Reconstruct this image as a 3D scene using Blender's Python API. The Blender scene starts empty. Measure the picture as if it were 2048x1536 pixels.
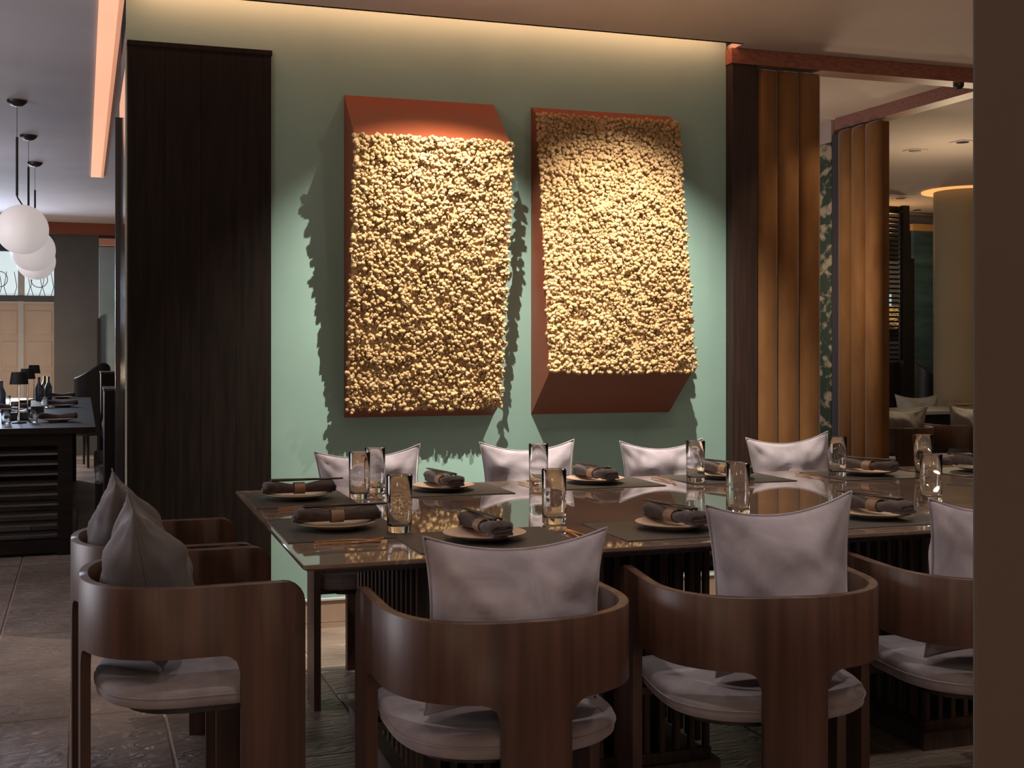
import bpy, bmesh, math, random
from mathutils import Vector, Matrix, noise
C = bpy.context.scene.collection
PI = math.pi
random.seed(7)
# ---------------------------------------------------------------- camera model
F, CX, HOR, H = 2400.0, 1024.0, 700.0, 1.25       # focal px, centre col, horizon row, eye height (2048x1536 frame)
cam = bpy.data.cameras.new('camera'); co = bpy.data.objects.new('camera', cam); C.objects.link(co)
co.location = (0, 0, H); co.rotation_euler = (PI/2, 0, 0)
cam.sensor_width = 36; cam.lens = F/2048*36; cam.shift_y = -(768-HOR)/2048; cam.clip_end = 100; cam.clip_start = .05
bpy.context.scene.camera = co
sc = bpy.context.scene
sc.view_settings.view_transform = 'Standard'; sc.view_settings.look = 'None'
sc.view_settings.gamma = 1; sc.view_settings.exposure = 0.0; sc.view_settings.use_curve_mapping = False
wd = bpy.data.worlds.new('world'); sc.world = wd; wd.use_nodes = True
wd.node_tree.nodes['Background'].inputs[0].default_value = (.60, .52, .50, 1)
wd.node_tree.nodes['Background'].inputs[1].default_value = .04

class Fr:
    """plan frame turned by th degrees: axis a runs along the wall, axis b away from the camera"""
    def __init__(s, th):
        t = math.radians(th); s.t = t; s.a = (math.cos(t), math.sin(t)); s.b = (-math.sin(t), math.cos(t))
    def w(s, a, b, z=0): return Vector((a*s.a[0]+b*s.b[0], a*s.a[1]+b*s.b[1], z))
    def ab(s, x, y): return (x*s.a[0]+y*s.a[1], x*s.b[0]+y*s.b[1])
    def hit(s, px, b):                       # where the sight line through column px meets plane b
        k = (px-CX)/F; d = b/(k*s.b[0]+s.b[1]); return s.ab(k*d, d)[0], d
    def hita(s, px, a):                      # ... meets plane a
        k = (px-CX)/F; d = a/(k*s.a[0]+s.a[1]); return s.ab(k*d, d)[1], d
def zz(py, d): return H-(py-HOR)/F*d
def at(px, py, z):                           # point at height z seen at pixel
    d = (H-z)*F/(py-HOR); return Vector(((px-CX)/F*d, d, z))
WF, CF, PF, TF = Fr(18), Fr(19.67), Fr(21), Fr(18.6)
WB = 5.40                                      # green wall plane
CEIL = 2.755

def light(kind, name, loc, power, col, aim=None, **kw):
    l = bpy.data.lights.new(name, kind); l.energy = power; l.color = col
    for k, v in kw.items(): setattr(l, k, v)
    o = bpy.data.objects.new(name, l); C.objects.link(o); o.location = loc
    if aim is not None:
        o.rotation_euler = (Vector(aim)-Vector(loc)).to_track_quat('-Z', 'Y').to_euler()
    return o
WARM = (1, .74, .48); AMB = (1, .50, .22); NEU = (1, .86, .74); COOL = (.62, .76, 1)
A1L, _ = WF.hit(688, WB); A1R, _ = WF.hit(987, WB)
A2L, _ = WF.hit(1062, WB); A2R, _ = WF.hit(1338, WB)
WEND, _ = WF.hit(252, WB); WRIGHT, _ = WF.hit(1452, WB)
for nm, ac in (('left', (A1L+A1R)/2), ('right', (A2L+A2R)/2)):
    light('SPOT', 'picture_spot_'+nm, WF.w(ac+.03, WB-.86, 2.72), 340, (1, .88, .72), WF.w(ac, WB-.02, .38),
          spot_size=math.radians(83), spot_blend=1, shadow_soft_size=.006)
# cove LED behind the ceiling edge
o = light('AREA', 'cove_strip', WF.w((WEND+WRIGHT)/2, WB-.105, 2.83), 7.5, (1, .40, .22), None, shape='RECTANGLE', size=WRIGHT-WEND-.05, size_y=.03)
o.rotation_euler = (math.radians(62), 0, WF.t)
for i, (s_, v_, p_) in enumerate(((.35, .75, 13), (1.2, .8, 15), (2.1, .8, 22), (2.9, .8, 28))):
    T0 = Vector((-.485, 2.784, 0)); p = T0+TF.w(s_, v_); p.z = 2.7
    light('SPOT', 'table_spot', p, p_, NEU, (p.x, p.y, 0), spot_size=math.radians(105), spot_blend=.5, shadow_soft_size=.02)
for q_ in ((-2.3, 1.2), (2.7, 1.0)):
    light('SPOT', 'added_ceiling_fill', (q_[0], q_[1], 1.9), 58, (1, .80, .64), (q_[0]+.3*(1 if q_[0] < 0 else -1), q_[1]+.5, 2.75), spot_size=math.radians(150), spot_blend=.6, shadow_soft_size=.1)  # added fill, unseen, aimed up to brighten the ceiling
light('POINT', 'added_low_fill', (.5, -1.8, .75), 42, (1, .74, .55), shadow_soft_size=.2)  # added fill behind the camera, no lamp known there
light('AREA', 'added_rear_fill', (-1.6, -1.2, 2.5), 11, (1, .78, .52), (-.4, 2.6, .6), shape='DISK', size=.5)  # added warm fill from the camera side for the chair backs
light('AREA', 'added_rear_fill', (2.0, -.8, 2.5), 11, (1, .74, .50), (1.0, 3, .6), shape='DISK', size=.5)  # second added fill from behind the camera
for q_ in ((-.1, 1.55), (.75, 1.85), (1.5, 2.15)):
    light('SPOT', 'added_pillow_fill', (q_[0], q_[1]+.35, 2.7), 36, (1, .90, .82), (q_[0]+.05, q_[1]+.85, .7), spot_size=math.radians(60), spot_blend=.8, shadow_soft_size=.03)  # added spots to brighten the tops of the near pillows
light('AREA', 'assumed_left_daylight', (-5.4, 4.6, 1.7), 90, (.95, .93, 1), (-1.8, 4.2, .3), shape='RECTANGLE', size=2, size_y=1.8)  # added unseen light; daylight from the left is assumed, no window known there
p = CF.w(-1.4, 14.4, 1.9); light('AREA', 'hall_daylight', p, 90, COOL, CF.w(-.6, 8, .6), shape='RECTANGLE', size=1.2, size_y=.8)
light('POINT', 'assumed_hall_warm_light', CF.w(-.7, 13.6, 1.0), 55, (1, .76, .52), shadow_soft_size=.1)  # assumed warm source, added to brighten the hall doors; no lamp known here
p = CF.w(-1.2, 9.8, 1.9); light('POINT', 'added_hall_fill', p, 16, (.9, .85, 1), shadow_soft_size=.1)  # added point light that brightens the hall, no fixture at this spot
light('POINT', 'added_side_room_fill', PF.w(6.2, 7.0, 1.9), 26, (1, .78, .5), shadow_soft_size=.15)  # added point light to brighten the side room, no lamp known here
light('POINT', 'added_side_room_fill', PF.w(6.4, 11.6, 2.0), 17, (1, .85, .65), shadow_soft_size=.15)  # second light added for the side room, deeper in and out of view
light('POINT', 'added_alcove_fill', WF.w(WRIGHT+.9, WB+.9, 1.7), 16, (1, .78, .55), shadow_soft_size=.15)  # added fill hidden behind the wall, brightens the ceiling past the opening
light('SPOT', 'alcove_lamp', WF.w(WRIGHT+.75, WB-.5, 2.6), 14, (1, .7, .4), WF.w(WRIGHT+.35, WB, 1.0), spot_size=math.radians(80), spot_blend=.6, shadow_soft_size=.03)

# ---------------------------------------------------------------- materials
def srgb(r, g, b):
    f = lambda c: c/12.92 if c <= .04045 else ((c+.055)/1.055)**2.4
    return (f(r/255), f(g/255), f(b/255), 1)
def new_mat(name):
    m = bpy.data.materials.new(name); m.use_nodes = True; nt = m.node_tree
    return m, nt, nt.nodes['Principled BSDF']
def mix_noise(nt, c1, c2, scale=(1, 1, 1), ns=5, detail=4, lo=.35, hi=.65, dist=0, rand=False):
    tc = nt.nodes.new('ShaderNodeTexCoord'); mp = nt.nodes.new('ShaderNodeMapping'); mp.inputs['Scale'].default_value = scale
    nt.links.new(tc.outputs['Object'], mp.inputs[0])
    if rand:
        oi = nt.nodes.new('ShaderNodeObjectInfo'); mu = nt.nodes.new('ShaderNodeMath'); mu.operation = 'MULTIPLY'; mu.inputs[1].default_value = 37
        nt.links.new(oi.outputs['Random'], mu.inputs[0]); nt.links.new(mu.outputs[0], mp.inputs['Location'])
    n = nt.nodes.new('ShaderNodeTexNoise'); n.inputs['Scale'].default_value = ns; n.inputs['Detail'].default_value = detail
    n.inputs['Distortion'].default_value = dist
    nt.links.new(mp.outputs[0], n.inputs[0])
    r = nt.nodes.new('ShaderNodeValToRGB'); r.color_ramp.elements[0].position = lo; r.color_ramp.elements[1].position = hi
    r.color_ramp.elements[0].color = c1; r.color_ramp.elements[1].color = c2
    nt.links.new(n.outputs[0], r.inputs[0])
    return r, n, mp
def bump(nt, bs, src, strength=.3, dist=.005):
    b = nt.nodes.new('ShaderNodeBump'); b.inputs['Strength'].default_value = strength; b.inputs['Distance'].default_value = dist
    nt.links.new(src, b.inputs['Height']); nt.links.new(b.outputs[0], bs.inputs['Normal'])
def M(name, c1, c2=None, rough=.5, scale=(1, 1, 1), ns=5, lo=.35, hi=.65, bmp=0, bd=.004, metal=0, spec=.5, sheen=0, coat=0, detail=4, dist=0, rand=False):
    m, nt, bs = new_mat(name); bs.inputs['Roughness'].default_value = rough; bs.inputs['Metallic'].default_value = metal
    bs.inputs['Specular IOR Level'].default_value = spec
    if coat: bs.inputs['Coat Weight'].default_value = coat; bs.inputs['Coat Roughness'].default_value = .15
    if sheen:
        bs.inputs['Sheen Weight'].default_value = sheen; bs.inputs['Sheen Roughness'].default_value = .35
    c2 = c2 or tuple(min(1, x*1.12) for x in c1[:3])+(1,)
    r, n, mp = mix_noise(nt, c1, c2, scale, ns, detail, lo, hi, dist, rand)
    nt.links.new(r.outputs[0], bs.inputs['Base Color'])
    if bmp: bump(nt, bs, n.outputs[0], bmp, bd)
    return m
def emis(name, col, st):
    m, nt, bs = new_mat(name); bs.inputs['Base Color'].default_value = col
    bs.inputs['Emission Color'].default_value = col; bs.inputs['Emission Strength'].default_value = st
    return m
m_wall = M('green_plaster', (.215, .35, .32, 1), (.235, .38, .345, 1), .75, ns=3, bmp=.05)
m_ceil = M('ceiling_plaster', (.55, .46, .41, 1), (.60, .50, .45, 1), .8, ns=2)
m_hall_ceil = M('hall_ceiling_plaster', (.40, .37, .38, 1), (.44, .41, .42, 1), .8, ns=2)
m_dark = M('dark_stained_oak', (.006, .0045, .004, 1), (.014, .009, .007, 1), .6, (14, 14, .8), 4, bmp=.15, bd=.002, spec=.15)
m_post = M('dark_red_oak', (.016, .007, .0055, 1), (.036, .015, .011, 1), .6, (20, 20, .8), 4, bmp=.15, bd=.002)
m_beam = M('red_brown_beam_wood', (.19, .068, .042, 1), (.30, .11, .068, 1), .45, (2, 30, 30), 3, bmp=.1, bd=.002)
m_rust = M('rust_paint', (.17, .036, .012, 1), (.19, .042, .014, 1), .45, ns=2)
m_moss = M('cream_moss', (.37, .245, .125, 1), (.50, .345, .19, 1), .95, ns=9, spec=.1, lo=.3, hi=.7)
m_velvet = M('amber_velvet', (.14, .062, .022, 1), (.24, .118, .046, 1), .8, (1.5, 1.5, .5), 5, sheen=.5, spec=.15, lo=.3, hi=.7)
m_chair = M('walnut_veneer', (.030, .0125, .008, 1), (.100, .045, .029, 1), .45, (13, 13, .6), 2.2, bmp=.05, bd=.001, lo=.25, hi=.75)
m_seat = M('mauve_grey_fabric', (.23, .205, .235, 1), (.31, .28, .315, 1), .85, ns=14, bmp=.1, sheen=.25, spec=.15)
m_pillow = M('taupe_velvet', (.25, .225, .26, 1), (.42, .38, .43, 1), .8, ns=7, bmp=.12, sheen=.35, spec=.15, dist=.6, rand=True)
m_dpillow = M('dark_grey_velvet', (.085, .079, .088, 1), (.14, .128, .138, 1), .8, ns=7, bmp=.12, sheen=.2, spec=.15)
m_mat = M('charcoal_leatherette', (.030, .025, .021, 1), (.040, .034, .029, 1), .55, ns=60, bmp=.1)
m_plate = M('sand_stoneware', (.46, .32, .24, 1), (.54, .39, .30, 1), .5, ns=20)
m_napkin = M('plum_brown_linen', (.050, .035, .034, 1), (.078, .055, .053, 1), .85, ns=50, bmp=.2, sheen=.15)
m_ring = M('tan_leather', (.20, .115, .070, 1), (.25, .15, .09, 1), .5, ns=30)
m_stick = M('black_lacquer', (.018, .011, .010, 1), (.030, .018, .015, 1), .3)
m_gold = M('brushed_copper_gold', (.85, .42, .18, 1), (.95, .52, .24, 1), .28, metal=1)
m_grout = M('pale_grout', (.42, .32, .27, 1), (.50, .39, .33, 1), .8, ns=10)
m_base = M('sand_tile', (.30, .21, .16, 1), (.36, .26, .20, 1), .4, ns=4)
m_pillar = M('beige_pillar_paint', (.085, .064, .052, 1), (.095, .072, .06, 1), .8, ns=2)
m_black = M('black_metal', (.012, .011, .012, 1), rough=.4)
m_slat = M('dark_slat_wood', (.042, .026, .018, 1), (.08, .050, .035, 1), .6, (14, 14, 1), 4)
m_bslat = M('black_brown_slat_wood', (.007, .0045, .004, 1), (.013, .008, .007, 1), .45, (2, 14, 14), 4, spec=.15)
m_hwall = M('slate_grey_paint', (.060, .060, .068, 1), (.075, .075, .083, 1), .6, ns=3)
m_teal = M('pale_teal_glass_paint', (.20, .27, .30, 1), (.26, .34, .37, 1), .3, ns=2)
m_cream = M('cream_shutter_paint', (.46, .37, .31, 1), (.52, .43, .36, 1), .6, ns=3)
m_white = M('pale_trim_paint', (.40, .40, .40, 1), rough=.5)
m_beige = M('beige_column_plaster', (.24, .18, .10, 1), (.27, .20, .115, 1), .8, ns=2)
m_blueg = M('blue_green_silk', (.035, .075, .085, 1), (.07, .13, .145, 1), .4, (1, 1, 6), 2)
m_leaf = M('green_leaf', (.03, .10, .02, 1), (.07, .18, .04, 1), .5)
m_goldleaf = M('golden_moss', (.45, .33, .16, 1), (.75, .6, .35, 1), .8, ns=30, bmp=.5)
m_mirror, nt, bs = new_mat('smoked_mirror'); bs.inputs['Metallic'].default_value = 1; bs.inputs['Roughness'].default_value = .06
bs.inputs['Base Color'].default_value = (.55, .52, .55, 1)
m_paper = M('mottled_mural_paper', (.05, .07, .052, 1), (.40, .33, .24, 1), .9, (1, 1, 1.6), 9, lo=.5, hi=.60, detail=10, dist=.3, spec=.1)
m_globe = emis('opal_glass_glow', (.86, .80, .79, 1), .42)
m_strip = emis('slot_light_emission', (1, .50, .30, 1), .80)
m_halo = emis('amber_cove_glow', (1, .50, .16, 1), .85)
m_pane = emis('frosted_daylit_pane', (.62, .76, .82, 1), .75)
m_bpane = emis('blue_daylit_pane', (.35, .55, .75, 1), .4)
m_tglass = emis('dim_downlight_lens', (1, .8, .6, 1), .05)
m_glass, nt, bs = new_mat('clear_glass'); bs.inputs['Transmission Weight'].default_value = 1; bs.inputs['Base Color'].default_value = (1, 1, 1, 1); bs.inputs['Roughness'].default_value = 0; bs.inputs['IOR'].default_value = 1.45
# polished stone tabletop
m_stone, nt, bs = new_mat('polished_brown_marble')
r, n, mp = mix_noise(nt, (.13, .09, .068, 1), (.20, .145, .112, 1), ns=3, detail=8, lo=.3, hi=.7, dist=.5)
w = nt.nodes.new('ShaderNodeTexNoise'); w.inputs['Scale'].default_value = 1.3; w.inputs['Detail'].default_value = 5; w.inputs['Distortion'].default_value = 1.2
nt.links.new(mp.outputs[0], w.inputs[0])
vr = nt.nodes.new('ShaderNodeValToRGB'); e = vr.color_ramp.elements; e[0].position = .492; e[0].color = (0, 0, 0, 1); e[1].position = .5; e[1].color = (.5, .5, .5, 1)
q = e.new(.508); q.color = (0, 0, 0, 1)
nt.links.new(w.outputs[0], vr.inputs[0])
mx = nt.nodes.new('ShaderNodeMixRGB'); mx.inputs[2].default_value = (.42, .30, .24, 1)
nt.links.new(vr.outputs[0], mx.inputs[0]); nt.links.new(r.outputs[0], mx.inputs[1]); nt.links.new(mx.outputs[0], bs.inputs['Base Color'])
bs.inputs['Roughness'].default_value = .035; bs.inputs['Specular IOR Level'].default_value = .9; bs.inputs['IOR'].default_value = 1.6
# slate floor tiles
m_tile, nt, bs = new_mat('slate_tile')
r, n, mp = mix_noise(nt, (.13, .10, .083, 1), (.27, .21, .175, 1), ns=2.2, detail=6, lo=.3, hi=.7, dist=.6, rand=True)
wv = nt.nodes.new('ShaderNodeTexNoise'); wv.inputs['Scale'].default_value = 7; wv.inputs['Detail'].default_value = 9; wv.inputs['Distortion'].default_value = 2.5
mp2 = nt.nodes.new('ShaderNodeMapping'); mp2.inputs['Scale'].default_value = (1, 2.6, 1); nt.links.new(mp.outputs[0], mp2.inputs[0]); nt.links.new(mp2.outputs[0], wv.inputs[0])
nt.links.new(r.outputs[0], bs.inputs['Base Color']); bump(nt, bs, wv.outputs[0], .8, .02); bs.inputs['Roughness'].default_value = .30

# ---------------------------------------------------------------- mesh helpers
class MB:
    def __init__(s): s.v = []; s.f = []
    def add(s, vs, fs):
        k = len(s.v); s.v += [tuple(x) for x in vs]; s.f += [tuple(i+k for i in f) for f in fs]; return s
    def hexa(s, p):   # 8 points: bottom 4 ccw, top 4
        return s.add(p, [(3, 2, 1, 0), (4, 5, 6, 7), (0, 1, 5, 4), (1, 2, 6, 5), (2, 3, 7, 6), (3, 0, 4, 7)])
    def box(s, x0, x1, y0, y1, z0, z1, fr=None):
        p = [(x0, y0, z0), (x1, y0, z0), (x1, y1, z0), (x0, y1, z0), (x0, y0, z1), (x1, y0, z1), (x1, y1, z1), (x0, y1, z1)]
        if fr: p = [fr.w(*q) for q in p]
        return s.hexa(p)
    def loft(s, rings, cap=True, close=False):
        n = len(rings[0]); k = len(s.v); s.v += [tuple(q) for r in rings for q in r]; m = len(rings)
        for i in range(m if close else m-1):
            j = (i+1) % m
            for a in range(n):
                b = (a+1) % n; s.f.append((k+i*n+a, k+i*n+b, k+j*n+b, k+j*n+a))
        if cap and not close:
            s.f.append(tuple(k+a for a in reversed(range(n)))); s.f.append(tuple(k+(m-1)*n+a for a in range(n)))
        return s
    def lathe(s, prof, n=32, c=(0, 0, 0)):
        rings = [[(c[0]+max(r, 1e-4)*math.cos(2*PI*i/n), c[1]+max(r, 1e-4)*math.sin(2*PI*i/n), c[2]+z) for i in range(n)] for r, z in prof]
        return s.loft(rings)
    def tube(s, pts, rad, n=10):
        pts = [Vector(p) for p in pts]; rings = []
        for i, p in enumerate(pts):
            t = (pts[min(i+1, len(pts)-1)]-pts[max(i-1, 0)]).normalized()
            x = t.orthogonal().normalized() if i == 0 else (x-t*x.dot(t)).normalized()
            y = t.cross(x); r = rad[i] if isinstance(rad, (list, tuple)) else rad
            rings.append([p+(x*math.cos(2*PI*a/n)+y*math.sin(2*PI*a/n))*r for a in range(n)])
        return s.loft(rings)
    def build(s, name, mat, parent=None, smooth=False, world=False, bevel=0, origin=None, sub=0, auto=False):
        vs = [Vector(v) for v in s.v]
        if parent is not None and world:
            inv = parent.matrix_basis.inverted(); vs = [inv @ v for v in vs]
        o_loc = Vector((0, 0, 0))
        if parent is None:
            if origin is None:
                xs, ys, zs = zip(*s.v); origin = ((min(xs)+max(xs))/2, (min(ys)+max(ys))/2, min(zs))
            o_loc = Vector(origin); vs = [v-o_loc for v in vs]
        me = bpy.data.meshes.new(name); me.from_pydata(vs, [], s.f); me.materials.append(mat)
        bm = bmesh.new(); bm.from_mesh(me)
        if auto: bmesh.ops.remove_doubles(bm, verts=bm.verts, dist=1e-5)
        bmesh.ops.recalc_face_normals(bm, faces=bm.faces); bm.to_mesh(me); bm.free()
        if smooth:
            for p in me.polygons: p.use_smooth = True
        o = bpy.data.objects.new(name, me); C.objects.link(o)
        if parent is not None: o.parent = parent
        else: o.location = o_loc
        if sub:
            md = o.modifiers.new('sub', 'SUBSURF'); md.levels = md.render_levels = sub
        if bevel:
            md = o.modifiers.new('bevel', 'BEVEL'); md.width = bevel; md.segments = 2; md.limit_method = 'ANGLE'; md.angle_limit = math.radians(50)
            md.harden_normals = False
        if smooth and (bevel or auto):
            try: me.set_sharp_from_angle(angle=math.radians(45))
            except Exception: pass
        return o
def tag(o, label, cat, group=None):
    o['label'] = label; o['category'] = cat
    if group: o['group'] = group
    return o
def thing(name, label, cat, loc=(0, 0, 0), rz=0, group=None):
    o = bpy.data.objects.new(name, None); C.objects.link(o); o.empty_display_size = .1
    o.location = loc; o.rotation_euler = (0, 0, rz); o.matrix_basis = Matrix.Translation(Vector(loc)) @ Matrix.Rotation(rz, 4, 'Z')
    return tag(o, label, cat, group)
def struct(o): o['kind'] = 'structure'; return o
def dup(root, loc, rz, label, group=None, rx=None):
    r = root.copy(); C.objects.link(r)
    e = (0 if rx is None else rx, 0, rz); r.location = loc; r.rotation_euler = e; r['label'] = label
    if group: r['group'] = group
    for ch in list(root.children):
        c = ch.copy(); C.objects.link(c); c.parent = r
        for g in list(ch.children):
            d = g.copy(); C.objects.link(d); d.parent = c
    return r
class Stamp:
    """first call moves the source itself, later calls copy it"""
    def __init__(s, src): s.src = src; s.used = False
    def put(s, loc, rz, label, group=None):
        if not s.used:
            s.used = True; o = s.src; o.location = loc; o.rotation_euler = (o.rotation_euler[0], 0, rz); o['label'] = label
            if group: o['group'] = group
            return o
        return dup(s.src, loc, rz, label, group, s.src.rotation_euler[0])

# ================================================================ STRUCTURE
# floor: grout bed, slate tiles as pieces
fl = struct(MB().box(-9, 9, -4, 22, -.05, -.005).build('floor', m_grout, origin=(0, 0, 0)))
_tm = {}
def tile(a0, a1, b0, b1):
    key = (round(a1-a0, 2), round(b1-b0, 2))
    if key not in _tm:
        x, y = (key[0]-.007)/2, (key[1]-.007)/2
        m = MB(); m.loft([[(sx*(x-i), sy*(y-i), z) for sx, sy in ((-1, -1), (1, -1), (1, 1), (-1, 1))] for z, i in ((-.015, 0), (-.002, 0), (0, .002))])
        o = m.build('tile', m_tile, fl); _tm[key] = o.data
    else:
        o = bpy.data.objects.new('tile', _tm[key]); C.objects.link(o); o.parent = fl
    o.location = CF.w((a0+a1)/2, (b0+b1)/2, random.uniform(0, .0015)); o.rotation_euler = (random.uniform(-.0012, .0012), random.uniform(-.0012, .0012), CF.t+random.choice((0, PI)))
def tile_cols(a0, nc, b0, b1):
    for c in range(nc):
        a = a0+c*.602; b = b0
        while b < b1-.1:
            L = random.choice((.64, .64, 1.28))
            if b+L > b1: L = b1-b
            if random.random() < .45:
                tile(a, a+.301, b, b+L); tile(a+.301, a+.602, b, b+L)
            else: tile(a, a+.602, b, b+L)
            b += L
for c, sq in enumerate(([3.09, 4.36, 5.67, 6.27, 6.9, 7.55, 8.2, 8.83, 10.1, 10.74, 12.0, 13.3, 14.6],)):
    for i in range(len(sq)-1):
        tile(-.942, -.34, sq[i], sq[i+1])
        if i in (1, 4, 7): tile(-.34, -.039, sq[i], sq[i+1]-.64+.02 if i == 1 else sq[i+1])
        if i == 1:
            tile(-.34, -.039, sq[i+1]-.62, sq[i+1]); tile(-.039, .263, sq[i], sq[i+1])
        elif i in (4, 7): tile(-.039, .263, sq[i], sq[i+1])
        elif i == 0: tile(-.34, -.039, sq[0], sq[1]); tile(-.039, .263, sq[0], sq[1])
        else: tile(-.34, .263, sq[i], sq[i+1])
tile_cols(.263, 8, 2.4, 6.2)
tile_cols(-1.544, 1, 3.2, 13)
# ceilings
slot = .13
m = MB().box(-9, WRIGHT+.02, -8, WB-slot, CEIL, CEIL+.03, WF)
struct(m.build('ceiling', m_ceil))
struct(MB().box(WRIGHT+.02, 14, -8, 20, CEIL, CEIL+.03, WF).build('ceiling', m_ceil))
struct(MB().box(-9, WEND-.02, WB-slot, 22, CEIL, CEIL+.03, WF).build('ceiling', m_hall_ceil))
m = MB().box(WEND-.02, WRIGHT+.02, WB-slot-.02, WB+.3, 2.97, 3.0, WF)
m.box(WEND-.02, WRIGHT+.02, WB-slot-.02, WB-slot, CEIL, 2.97, WF)
struct(m.build('trim_1', m_ceil))
# green wall
struct(MB().box(WEND, WRIGHT, WB, WB+.14, 0, 2.97, WF).build('wall_back', m_wall))
pa1, _ = WF.hit(541, WB)
bb = struct(MB().box(pa1, WRIGHT, WB-.018, WB, 0, .025, WF).build('baseboard_back', m_base))
tl = MB()
a = pa1
k = 0
while a < WRIGHT-.02:
    b = min(a+.6, WRIGHT)
    for z0, z1 in ((.027, .125),):
        MB().box(a+.0015, b-.0015, WB-.016, WB, z0, z1, WF).build('tile', m_base, bb, world=True)
    a += .6
MB().box(pa1, WRIGHT, WB-.022, WB, .125, .133, WF).build('cap_trim', m_white, bb, world=True)
# dark oak panel on the wall
pa0, _ = WF.hit(256, WB)
t = thing('wall_panel', 'tall near-black oak panel covering the left end of green wall', 'wall panel', WF.w((pa0+pa1)/2, WB-.02, 0))
for i in range(4):
    x0 = pa0+(pa1-pa0)*i/4; x1 = pa0+(pa1-pa0)*(i+1)/4
    MB().box(x0+.0006, x1-.0006, WB-.030, WB-.001, .0, 2.552, WF).build('board', m_dark, t, world=True)
MB().box(pa0-.004, pa1+.004, WB-.034, WB-.001, 2.552, 2.572, WF).build('top_rail', m_dark, t, world=True)
MB().box(pa0-.012, pa0-.005, WB-.028, WB-.001, 0, 2.572, WF).build('edge_strip', m_white, t, world=True)
# return wall with smoked mirror
e0 = CF.ab(*WF.w(WEND, WB)[:2])
struct(MB().box(e0[0]+.012, e0[0]+.14, e0[1]+.05, e0[1]+1.1, 0, CEIL, CF).build('wall_return', m_hwall))
t = tag(MB().box(e0[0]+.002, e0[0]+.012, e0[1]+.03, e0[1]+1.05, .3, 2.50, CF).build('mirror_panel', m_mirror), 'narrow smoked mirror on return beside the dark oak panel', 'mirror')
tag(MB().box(e0[0]-.018, e0[0]+.03, e0[1]+1.06, e0[1]+1.11, 0, 2.44, CF).build('edge_post', m_black), 'slim black vertical post at the far edge of the mirror', 'post')
# linear light slot in hall ceiling
d0 = (CEIL-H)*F/(HOR-352)
b0 = CF.ab((194-CX)/F*d0, d0)
L0, L1 = b0[0]-.05, b0[0]+.052
t = thing('linear_ceiling_light', 'long glowing peach light channel running along the hall ceiling', 'ceiling light', CF.w((L0+L1)/2, 6.5, CEIL-.012))
MB().box(L0, L1-.022, 2.6, b0[1], CEIL-.012, CEIL-.004, CF).build('slot_glow', m_strip, t, world=True)  # flat glowing panel: emission stands in for light inside the recessed slot
MB().box(L1-.021, L1, 2.6, b0[1], CEIL-.014, CEIL-.004, CF).build('side_lip', emis('slot_side_light_emission', (.9, .40, .22, 1), .48), t, world=True)  # weaker emission imitates the dimmer light on the slot's side
# right: post, header, velvet
pr, _ = WF.hit(1503, WB)
tag(MB().box(WRIGHT+.002, pr, WB-.06, WB+.14, 0, 2.677, WF).build('door_post', m_post, bevel=.003), 'dark red-brown oak post at right end of green wall', 'post')
tag(MB().box(WRIGHT-.004, WRIGHT+2.0, WB-.065, WB+.06, 2.677, CEIL-.001, WF).build('header_beam', m_beam, bevel=.003), 'red-brown wooden beam running right above the opening', 'beam')
def channels(n, x0, x1, z0, z1, th=.05):
    """n vertical padded channels; local x along, y out (towards -y), each its own mesh"""
    out = []
    wdt = (x1-x0)/n
    for i in range(n):
        xa, xb = x0+i*wdt, x0+(i+1)*wdt; mb = MB(); rings = []
        zs = [z0, z0+.01, z0+.03]+[z0+(z1-z0)*k/14 for k in range(1, 14)]+[z1-.03, z1-.01, z1]
        for z in zs:
            e = min(z-z0, z1-z)/.03; e = min(1, e); g = math.sqrt(max(0, 1-(1-e)**2))*.6+.4
            ring = []
            for k in range(11):
                u = k/10*2-1
                ring.append((xa+(xb-xa)*(k/10), -th*g*(.35+.65*(1-abs(u)**3.2)), z))
            ring += [(xb, 0, z), (xa, 0, z)]
            rings.append(ring)
        mb.loft(rings); out.append(mb)
    return out
va = pr+.004; vb, _ = WF.hit(1636, WB-.02)
t = thing('velvet_panel', 'amber velvet channel-tufted column right of the oak post', 'upholstered panel', WF.w(va, WB-.02, 0), WF.t)
for mb in channels(3, 0, vb-va, .02, 2.665): mb.build('channel', m_velvet, t, smooth=True, auto=True)
MB().box(0.01, vb-va-.01, .001, .05, 0.0, 2.66).build('backing', m_post, t)
# partition running away (frame PF, plane a = PA)
PA = PF.ab(2.56, 6.65)[0]
def pb(px): return PF.hita(px, PA)[0]
tag(MB().box(PA-.02, PA+.10, PF.ab(2.56, 6.42)[1], pb(1675), 2.677, CEIL-.001, PF).build('cross_beam', m_beam), 'red-brown ceiling beam receding behind the opening', 'beam')
t0_, t1_ = pb(1766), pb(1684)
t = thing('velvet_panel', 'amber velvet channel panel further back, left of the lattice screen', 'upholstered panel', PF.w(PA, t1_, 0), PF.t-PI/2)
for mb in channels(3, 0, t1_-t0_, .02, 2.665, .055): mb.build('channel', m_velvet, t, smooth=True, auto=True)
MB().box(0.004, t1_-t0_-.004, .001, .05, .0, 2.66).build('backing', m_velvet, t)
tag(MB().box(PA-.012, PA+.06, t1_+.01, t1_+.09, 0, 2.65, PF).build('dark_post', m_post), 'dark post behind the further amber velvet panel', 'post')
w0 = t1_+.10
t = thing('mural_wall', 'narrow strip of mottled green and cream mural wall between velvet panels', 'wall panel', PF.w(PA, w0, 0))
MB().box(PA-.01, PA+.08, w0, w0+1.2, 0, 2.61, PF).build('mural', m_paper, t, world=True)
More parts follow.
